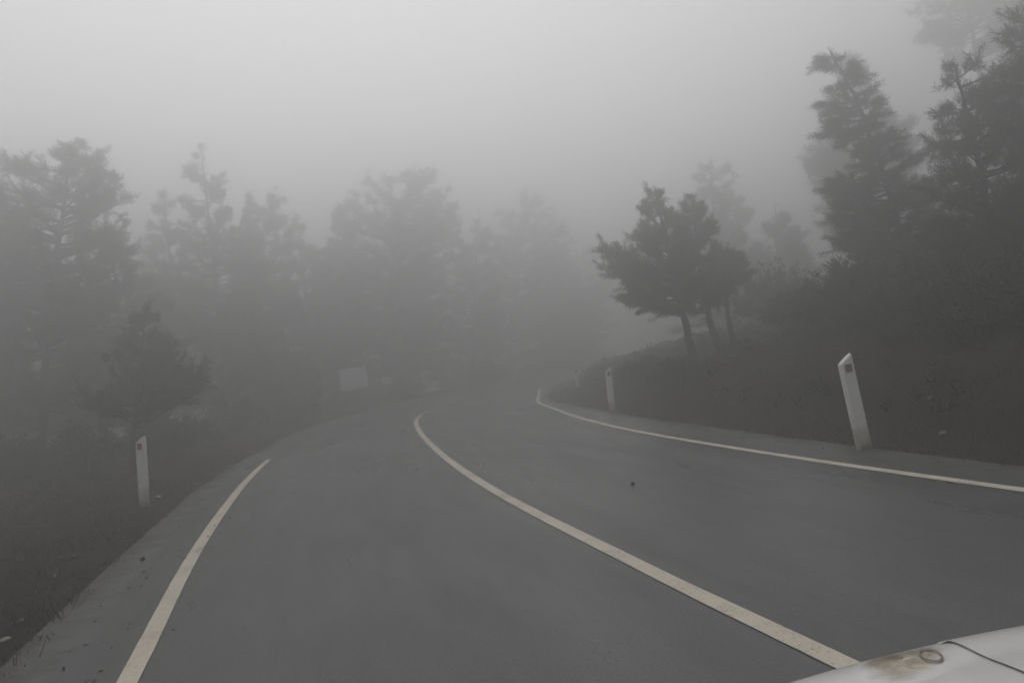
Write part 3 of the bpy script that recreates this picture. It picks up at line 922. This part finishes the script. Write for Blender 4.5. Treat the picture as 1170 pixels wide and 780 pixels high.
# ------------------------------------------------------------------ roadside posts
def post_mesh():
    """flat-fronted delineator post, chamfered edges, top sloping down to one side"""
    w, d, h = 0.066, 0.042, 1.0
    prof = [(-w, -d * .35), (-w * .72, -d), (w * .72, -d), (w, -d * .35), (w, d * .6), (w * .6, d), (-w * .6, d), (-w, d * .6)]
    V = []
    for z_ in (-0.25, 0.0, 0.45, 0.93):
        for x, y in prof:
            zz = z_ if z_ < .9 else h - 0.05 + 0.045 * (-x / w) * -1 + 0.0
            k = 1.0 if z_ < .9 else .985
            V.append((x * k, y * k, zz))
    for x, y in prof:
        V.append((x * .86, y * .8, h - 0.035 + 0.045 * (x / w)))
    n = 8; Fc = []
    for r_ in range(4):
        for i in range(n):
            j = (i + 1) % n
            Fc.append((r_ * n + i, r_ * n + j, (r_ + 1) * n + j, (r_ + 1) * n + i))
    Fc.append(tuple(range(4 * n, 5 * n)))
    return V, Fc


def post(label, px, py, lean_px, scale, refl, z=0.0):
    """lean_px: where the post's top is in the picture, from which its real lean follows"""
    p = on_ground(px, py, z)
    t = at(*lean_px, p[1])
    lean = math.atan2(t[0] - p[0], t[2] - z)
    root = empty("roadside_post", (p[0], p[1], z), label, "roadside post", "white roadside marker posts", (0, lean, 0))
    root.rotation_euler = (0, lean, 0)
    L = math.hypot(t[0] - p[0], t[2] - z)
    V, Fc = post_mesh()
    V = [(x * scale, y * scale, zz * L) for x, y, zz in V]
    mesh_from("post_body", V, Fc, M_POST, root)
    # reflector: framed rectangular lens let into the face towards the traffic
    bm = bmesh.new()
    bmesh.ops.create_cube(bm, size=1)
    for v in bm.verts:
        v.co = Vector((v.co.x * 0.062 * scale, v.co.y * 0.012 - 0.045 * scale, v.co.z * .085 + L * .865))
    bmesh.ops.bevel(bm, geom=bm.edges[:], offset=.003, segments=2, affect="EDGES")
    me = bpy.data.meshes.new("reflector"); bm.to_mesh(me); bm.free(); me.materials.append(refl)
    o = bpy.data.objects.new("reflector", me); COL.objects.link(o); o.parent = root
    return root


post("white marker post with a dull red reflector on the left verge", 165, 578, (160.5, 499), 1.0, M_REFLECT)
post("nearest and tallest white marker post, leaning left at the foot of the right bank", 988, 513, (964, 406), 1.15, M_REFLECT_G)
post("hazy white marker post standing before the bank on the inside of the bend", 700, 471, (694.5, 420), 1.0, M_REFLECT)
post("faint white marker post farthest round the inside of the bend", 661, 449, (657.5, 420), 1.0, M_REFLECT)
post("faint white marker post on the outside of the bend right of the pale sign", 441, 459, (440, 438), 1.0, M_REFLECT)

# ------------------------------------------------------------------ pale road sign
Ys = 32.0
c = at(406, 432, Ys)
zb = zg(c[0], Ys)
sg = empty("road_sign", (c[0], Ys, zb), "pale rectangular road sign on two posts, faint in the fog", "road sign")
bm = bmesh.new()
bmesh.ops.create_cube(bm, size=1)
for v in bm.verts:
    v.co = Vector((v.co.x * 1.16, v.co.y * .02, v.co.z * .92 + c[2] - zb))
bmesh.ops.bevel(bm, geom=[e for e in bm.edges if abs(e.verts[0].co.y - e.verts[1].co.y) > .01], offset=.05, segments=4, affect="EDGES")
me = bpy.data.meshes.new("panel"); bm.to_mesh(me); bm.free(); me.materials.append(M_SIGN)
o = bpy.data.objects.new("panel", me); COL.objects.link(o); o.parent = sg
for sx in (-.42, .42):
    V, Fc = tube(np.array([(sx, .05, -.3), (sx, .05, .8), (sx, .05, c[2] - zb + .42)]), [.035] * 3, 10)
    mesh_from("post", V, Fc, M_STEEL, sg, smooth=True)
    V, Fc = tube(np.array([(sx - .06, .024, c[2] - zb + .2), (sx + .06, .024, c[2] - zb + .2)]), [.014] * 2, 6)
    mesh_from("bracket", V, Fc, M_STEEL, sg)
sg.rotation_euler = (0, math.radians(-3), math.radians(8))

# ------------------------------------------------------------------ white car
M_CARW = simple("white_car_paint", (0.66, 0.65, 0.64), 0.32, 1.2, 0.06, coat=0.6)
M_GLASS, nt, b = mat_base("car_glass")
b.inputs["Base Color"].default_value = (0.015, 0.018, 0.02, 1); b.inputs["Roughness"].default_value = 0.05
M_RUBBER = simple("black_rubber", (0.018, 0.018, 0.018), 0.8, 20, 0.3)
M_TRIM = simple("black_plastic_trim", (0.025, 0.025, 0.026), 0.55, 15, 0.3)
M_RIM = simple("alloy_rim", (0.5, 0.5, 0.5), 0.35, 8, 0.15, metallic=0.8)
M_LENS, nt, b = mat_base("yellowed_headlight_lens")
n1 = noise(nt, 22.0, 5, 0.65, None, 1.0)
r = ramp(nt, n1.outputs[0], [(0.34, (0.14, 0.11, 0.075)), (0.5, (0.28, 0.225, 0.15)), (0.66, (0.52, 0.46, 0.36))])
ra = nt.nodes.new("ShaderNodeAttribute"); ra.attribute_name = "rim"
n2 = noise(nt, 14.0, 5, 0.7)
lf = math_n(nt, "MULTIPLY", math_n(nt, "SUBTRACT", math_n(nt, "ADD", ra.outputs["Fac"], n2.outputs[0]), 1.0), 2.6, True)
nt.links.new(mix(nt, lf, r.outputs[0], (0.65, 0.64, 0.63)), b.inputs["Base Color"])
b.inputs["Roughness"].default_value = 0.3; b.inputs["Coat Weight"].default_value = 0.5
M_TAIL = simple("red_tail_lens", (0.30, 0.02, 0.02), 0.25, 20, 0.2, coat=0.5)
M_DIRT = simple("dry_brown_smear", (0.22, 0.17, 0.11), 0.7, 30, 0.5)

# cross-sections front to back: u (m behind nose tip), half width, sill z, belt z, shoulder half width, top half width, top edge z, top centre z
ST = [(0.00, .50, .36, .62, .48, .34, .70, .71),
      (0.03, .66, .28, .70, .62, .46, .805, .835),
      (0.10, .74, .24, .765, .715, .53, .868, .90),
      (0.25, .79, .22, .815, .765, .58, .905, .94),
      (0.60, .815, .22, .865, .79, .61, .945, .985),
      (1.00, .825, .22, .905, .80, .63, .985, 1.03),
      (1.12, .826, .22, .915, .80, .63, 1.01, 1.06),
      (1.50, .83, .22, .925, .80, .60, 1.27, 1.33),
      (1.80, .83, .22, .93, .80, .575, 1.42, 1.47),
      (2.30, .83, .22, .935, .80, .57, 1.46, 1.515),
      (2.90, .83, .22, .95, .80, .56, 1.44, 1.50),
      (3.40, .82, .24, .97, .79, .53, 1.36, 1.41),
      (3.70, .79, .28, .98, .76, .54, 1.10, 1.14),
      (3.80, .74, .34, .88, .70, .50, .97, .99),
      (3.84, .60, .42, .74, .56, .40, .80, .81)]
ST = np.array(ST)
uK = ST[:, 0]


def dense(n=14):
    cu = [ST[0]]
    t = np.linspace(0, 1, n + 1)[1:, None]
    # monotone-ish: linear blended with catmull
    P_ = np.vstack([2 * ST[0] - ST[1], ST, 2 * ST[-1] - ST[-2]])
    for i in range(1, len(P_) - 2):
        a, b_, c_, d = P_[i - 1], P_[i], P_[i + 1], P_[i + 2]
        h1 = (c_ - b_)
        with np.errstate(divide="ignore", invalid="ignore"):
            hb = (b_[0] - a[0]); hc = (c_[0] - b_[0]); hd = (d[0] - c_[0])
            m0 = ((b_ - a) / hb * hc + (c_ - b_) / hc * hb) / (hb + hc)
            m1 = ((c_ - b_) / hc * hd + (d - c_) / hd * hc) / (hc + hd)
        h00 = 2 * t ** 3 - 3 * t ** 2 + 1; h10 = t ** 3 - 2 * t ** 2 + t; h01 = -2 * t ** 3 + 3 * t ** 2; h11 = t ** 3 - t ** 2
        cu.append(h00 * b_ + h10 * m0 * hc + h01 * c_ + h11 * m1 * hc)
    return np.vstack(cu)


SD = dense()


def section(u):
    return np.array([np.interp(u, SD[:, 0], SD[:, k]) for k in range(8)])


def surf(u, t, off=0.0):
    """t: 0 sill .. 1 top centre line (right-hand side v>0)"""
    s = section(u)
    _, w, zs, zb_, wb, wt, zt, zc = s
    ctrl = np.array([(w * .55, zs - .03), (w * .93, zs), (w, zs + (zb_ - zs) * .38), (w * .995, zs + (zb_ - zs) * .75), (wb, zb_), ((wb * .28 + wt * .72), zb_ + (zt - zb_) * .80), (wt, zt), (wt * .62, zt + (zc - zt) * .62), (wt * .30, zt + (zc - zt) * .92), (0, zc)])
    kn = np.array([0, .08, .2, .34, .48, .62, .70, .80, .90, 1.0])
    # two-pass smoothing of the control polygon gives soft edges
    hw = .03 + .055 * float(sstep(.60, .75, t))
    tt = np.maximum(t + np.linspace(-hw, hw, 11), 0)
    mir = tt > 1
    tq = np.where(mir, 2 - tt, tt)
    v = np.mean(np.interp(tq, kn, ctrl[:, 0]) * np.where(mir, -1, 1)); zz = np.mean(np.interp(tq, kn, ctrl[:, 1]))
    return np.array([v, -u, zz])


def patch(us, ts, off=0.0, sgn=1):
    P_ = np.array([[surf(u, t) for t in ts] for u in us])
    du = np.gradient(P_, axis=0); dt = np.gradient(P_, axis=1)
    nrm = np.cross(du, dt); nrm /= np.linalg.norm(nrm, axis=2)[..., None] + 1e-9
    cen_ = np.array([0, 0, .55])
    flip = np.sign(((P_ - cen_)[..., [0, 2]] * nrm[..., [0, 2]]).sum(-1))[..., None]
    nrm *= np.where(flip == 0, 1, flip)
    P_ = P_ + nrm * off
    P_[..., 0] *= sgn
    n, m = len(us), len(ts)
    id_ = np.arange(n * m).reshape(n, m)
    Fc = np.stack([id_[:-1, :-1], id_[:-1, 1:], id_[1:, 1:], id_[1:, :-1]], -1).reshape(-1, 4)
    if sgn < 0: Fc = Fc[:, ::-1]
    return P_.reshape(-1, 3), [tuple(int(i) for i in f) for f in Fc]


def disc(uc, tc_, du_, dt_, off, sgn, r0_=0.0, skew=0.25):
    """an oval lying on the body surface"""
    V, Fc = [], []
    rs = np.linspace(max(r0_, .02), 1, 7); n = 36
    for r_ in rs:
        for i in range(n):
            a = 2 * math.pi * i / n
            u = max(uc + du_ * r_ * math.cos(a), .004); t = tc_ + dt_ * r_ * math.sin(a) - skew * dt_ * r_ * math.cos(a)
            p = surf(u, t); d1 = surf(u + .01, t) - surf(max(u - .01, .001), t); d2 = surf(u, t + .01) - surf(u, t - .01)
            nn = np.cross(d1, d2); nn /= np.linalg.norm(nn)
            if nn[2] < 0: nn = -nn
            p = p + nn * (off - .0015 * (r_ > .99) * (off < .003)); p[0] *= sgn; V.append(p)
    for k in range(len(rs) - 1):
        for i in range(n):
            j = (i + 1) % n
            Fc.append((k * n + i, k * n + j, (k + 1) * n + j, (k + 1) * n + i))
    if r0_ == 0: Fc.append(tuple(range(n)))
    return np.array(V), Fc


def solidify(o, t):
    md = o.modifiers.new("thick", "SOLIDIFY"); md.thickness = t; md.offset = -1


car = empty("white_car", (0, 0, 0), "white hatchback standing at the bottom right, only its bonnet corner in view", "car")
us = np.concatenate([np.linspace(0, .3, 26), np.linspace(.33, 3.6, 80), np.linspace(3.62, 3.84, 16)])
ts = np.linspace(0, 1, 46)
acc = Acc()
for sgn in (1, -1):
    acc.add(*patch(us, ts, 0, sgn))
# underside and end caps
for u0 in (0.0, 3.84):
    ring = [surf(u0, t) for t in ts]
    vs = [p for p in ring] + [p * np.array([-1, 1, 1]) for p in ring[::-1][1:]]
    acc.add(np.array(vs), [tuple(range(len(vs)))])
acc.add(np.array([[sx * section(u)[1] * .55, -u, section(u)[2] - .03] for u in us for sx in (1, -1)]),
        [(2 * i, 2 * i + 1, 2 * i + 3, 2 * i + 2) for i in range(len(us) - 1)])
mesh_from("body", *acc.done(), M_CARW, car, smooth=True)
# bonnet panel, proud of the wings by a few millimetres
acc = Acc()
bu, bt = np.linspace(.075, 1.06, 60), np.linspace(.845, 1, 22)
acc.add(*patch(bu, bt, .003, 1)); acc.add(*patch(bu, bt, .003, -1))
mesh_from("bonnet", *acc.done(), M_CARW, car, smooth=True)
# windscreen, rear and side glass
acc = Acc()
for sgn in (1, -1): acc.add(*patch(np.linspace(1.15, 1.70, 16), np.linspace(.72, 1, 14), .004, sgn))
mesh_from("windscreen", *acc.done(), M_GLASS, car, smooth=True)
acc = Acc()
for sgn in (1, -1): acc.add(*patch(np.linspace(3.44, 3.68, 10), np.linspace(.73, 1, 12), .004, sgn))
mesh_from("rear_window", *acc.done(), M_GLASS, car, smooth=True)
for sgn in (1, -1):
    for a_, b_ in ((1.62, 2.22), (2.30, 2.86), (2.94, 3.30)):
        mesh_from("side_window", *patch(np.linspace(a_, b_, 10), np.linspace(.50, .655, 8), .004, sgn), M_GLASS, car, smooth=True)
    for a_, b_ in ((1.32, 2.25), (2.28, 3.05)):
        dr_ = mesh_from("door", *patch(np.linspace(a_, b_, 24), np.linspace(.12, .485, 20), .005, sgn), M_CARW, car, smooth=True)
        hd = surf(b_ - .14, .42); x0 = hd[0] * sgn
        V, Fc = tube(np.array([(x0, hd[1] + .08, hd[2]), (x0 + sgn * .04, hd[1] + .06, hd[2]), (x0 + sgn * .04, hd[1] - .06, hd[2]), (x0, hd[1] - .08, hd[2])]), [.012] * 4, 8)
        mesh_from("handle", V, Fc, M_CARW, dr_, smooth=True)
    # headlight swept back over the wing
    hl = mesh_from("headlight", *disc(.170, .800, .095, .040, .0012, sgn), M_LENS, car, smooth=True, attr={"rim": np.repeat(np.linspace(.02, 1, 7), 36)})
    V, Fc = disc(.185, .818, .032, .007, .0035, sgn, 0.80)
    mesh_from("bulb_ring", V, Fc, M_DIRT, hl, smooth=True)
    mesh_from("tail_light", *patch(np.linspace(3.70, 3.80, 8), np.linspace(.36, .56, 10), .006, sgn), M_TAIL, car, smooth=True)
    # mirror
    bm = bmesh.new(); bmesh.ops.create_uvsphere(bm, u_segments=16, v_segments=10, radius=1)
    for v in bm.verts: v.co = Vector((sgn * .93 + v.co.x * .11, -1.50 + v.co.y * .06, 1.0 + v.co.z * .075))
    me = bpy.data.meshes.new("wing_mirror"); bm.to_mesh(me); bm.free(); me.materials.append(M_CARW)
    o = bpy.data.objects.new("wing_mirror", me); COL.objects.link(o); o.parent = car
    me.polygons.foreach_set("use_smooth", [True] * len(me.polygons))
    # wheels
    for wu in (.72, 3.12):
        wr = empty("wheel", (sgn * .76, -wu, .30), None, None); wr.parent = car
        def lathe(prof, n=40):
            V, Fc = [], []
            for i in range(n):
                a = 2 * math.pi * i / n
                for x, r_ in prof: V.append((x * sgn, math.cos(a) * r_, math.sin(a) * r_))
            m = len(prof)
            for i in range(n):
                j = (i + 1) % n
                for q in range(m - 1): Fc.append((i * m + q, i * m + q + 1, j * m + q + 1, j * m + q))
            return V, Fc
        mesh_from("tyre", *lathe([(-.09, .19), (-.09, .27), (-.07, .30), (.05, .30), (.078, .27), (.08, .20)]), M_RUBBER, wr, smooth=True)
        rim = Acc(); V, Fc = lathe([(.078, .205), (.06, .19), (.03, .18), (.03, .001)]); rim.add(np.array(V), Fc)
        for q in range(5):
            a = q * 2 * math.pi / 5
            V, Fc = tube(np.array([(sgn * .06, 0, 0), (sgn * .066, math.cos(a) * .1, math.sin(a) * .1), (sgn * .06, math.cos(a) * .19, math.sin(a) * .19)]), [.03, .024, .02], 6); rim.add(V, Fc)
        mesh_from("rim", *rim.done(), M_RIM, wr, smooth=True)
        V, Fc = patch(np.linspace(wu - .37, wu + .37, 30), np.linspace(.08, .34, 16), .003, sgn)
        V = np.array(V); keep_ = np.hypot(V[:, 1] + wu, V[:, 2] - .30) < .355
        mesh_from("wheel_arch", V, [f for f in Fc if all(keep_[i] for i in f)], M_TRIM, car)
# grille and bumper strip
for sgn in (1, -1): mesh_from("bumper_trim", *patch(np.linspace(.001, .03, 6), np.linspace(.14, .36, 10), .004, sgn), M_TRIM, car)
V = [(x, .006, z_) for x in (-.42, .42) for z_ in (.52, .60)]
mesh_from("grille", V, [(0, 2, 3, 1)], M_TRIM, car)
for x0 in (-.45, .15):
    V, Fc = tube(np.array([(x0, -1.10, 1.055), (x0 + .25, -1.13, 1.085), (x0 + .55, -1.17, 1.10)]), [.008] * 3, 6)
    mesh_from("wiper", V, Fc, M_TRIM, car)
CAR_YAW = math.radians(3.0)
car.rotation_euler = (0, 0, CAR_YAW)
car.location = (0.84, 1.25, 0.0)

# ------------------------------------------------------------------ fog
M_FOG = bpy.data.materials.new("fog")
M_FOG.use_nodes = True
nt = M_FOG.node_tree
for n_ in list(nt.nodes): nt.nodes.remove(n_)
out = nt.nodes.new("ShaderNodeOutputMaterial")
pv = nt.nodes.new("ShaderNodeVolumePrincipled")
pv.inputs["Color"].default_value = (0.997, 0.997, 0.995, 1)
pv.inputs["Density"].default_value = 0.053
pv.inputs["Density Attribute"].default_value = ""
pv.inputs["Anisotropy"].default_value = 0.83
nt.links.new(pv.outputs[0], out.inputs["Volume"])
zmin = float(Z.min()); zmax = max(float((o.matrix_world @ Vector(c_)).z) for o in scene.objects if o.type == "MESH" for c_ in o.bound_box)
bpy.context.view_layer.update()
zmax = max(float((o.matrix_world @ Vector(c_)).z) for o in scene.objects if o.type == "MESH" for c_ in o.bound_box)
bm = bmesh.new(); bmesh.ops.create_cube(bm, size=1)
x0, x1, y0, y1, zz0, zz1 = gx[0] - 2, gx[-1] + 2, gy[0] - 2, gy[-1] + 2, zmin - 1, zmax + 0.6
for v in bm.verts:
    v.co = Vector((x0 if v.co.x < 0 else x1, y0 if v.co.y < 0 else y1, zz0 if v.co.z < 0 else zz1))
me = bpy.data.meshes.new("haze"); bm.to_mesh(me); bm.free(); me.materials.append(M_FOG)
hz = bpy.data.objects.new("haze", me); COL.objects.link(hz)
tag(hz, "thick grey fog filling the wood and the road", "fog", kind="stuff")
try: M_FOG.cycles.homogeneous_volume = True
except Exception: pass
print("box", x0, x1, y0, y1, zz0, zz1)

# ------------------------------------------------------------------ light
w = bpy.data.worlds.new("World"); scene.world = w
w.use_nodes = True
nt = w.node_tree
bg = nt.nodes["Background"]
sky = nt.nodes.new("ShaderNodeTexSky")
sky.sky_type = "NISHITA"; sky.sun_disc = False
SUN_EL, SUN_AZ = math.radians(66), math.radians(-12)     # azimuth from +Y towards +X
sky.sun_elevation = SUN_EL; sky.sun_rotation = SUN_AZ
sky.air_density, sky.dust_density, sky.ozone_density = 1.0, 1.5, 1.0
hs = nt.nodes.new("ShaderNodeHueSaturation"); hs.inputs["Saturation"].default_value = 0.08
nt.links.new(sky.outputs[0], hs.inputs["Color"]); nt.links.new(hs.outputs[0], bg.inputs["Color"])
bg.inputs["Strength"].default_value = 0.10
sl = bpy.data.lights.new("sun", "SUN"); sl.energy = 0.6; sl.angle = math.radians(100); sl.color = (1.0, 0.97, 0.93)
so = bpy.data.objects.new("sun", sl); COL.objects.link(so)
d = Vector((math.sin(SUN_AZ) * math.cos(SUN_EL), math.cos(SUN_AZ) * math.cos(SUN_EL), math.sin(SUN_EL)))
so.rotation_euler = (-d).to_track_quat("-Z", "Y").to_euler()
so.location = (0, 0, 60)

# ------------------------------------------------------------------ render settings
scene.view_settings.view_transform = "Standard"
scene.view_settings.look = "None"
scene.view_settings.exposure = 0.23
scene.view_settings.gamma = 1.0
scene.cycles.volume_bounces = 3
scene.cycles.max_bounces = 8
scene.cycles.diffuse_bounces = 2
scene.cycles.glossy_bounces = 2
scene.cycles.use_denoising = True
try: scene.cycles.denoiser = "OPENIMAGEDENOISE"
except Exception: pass
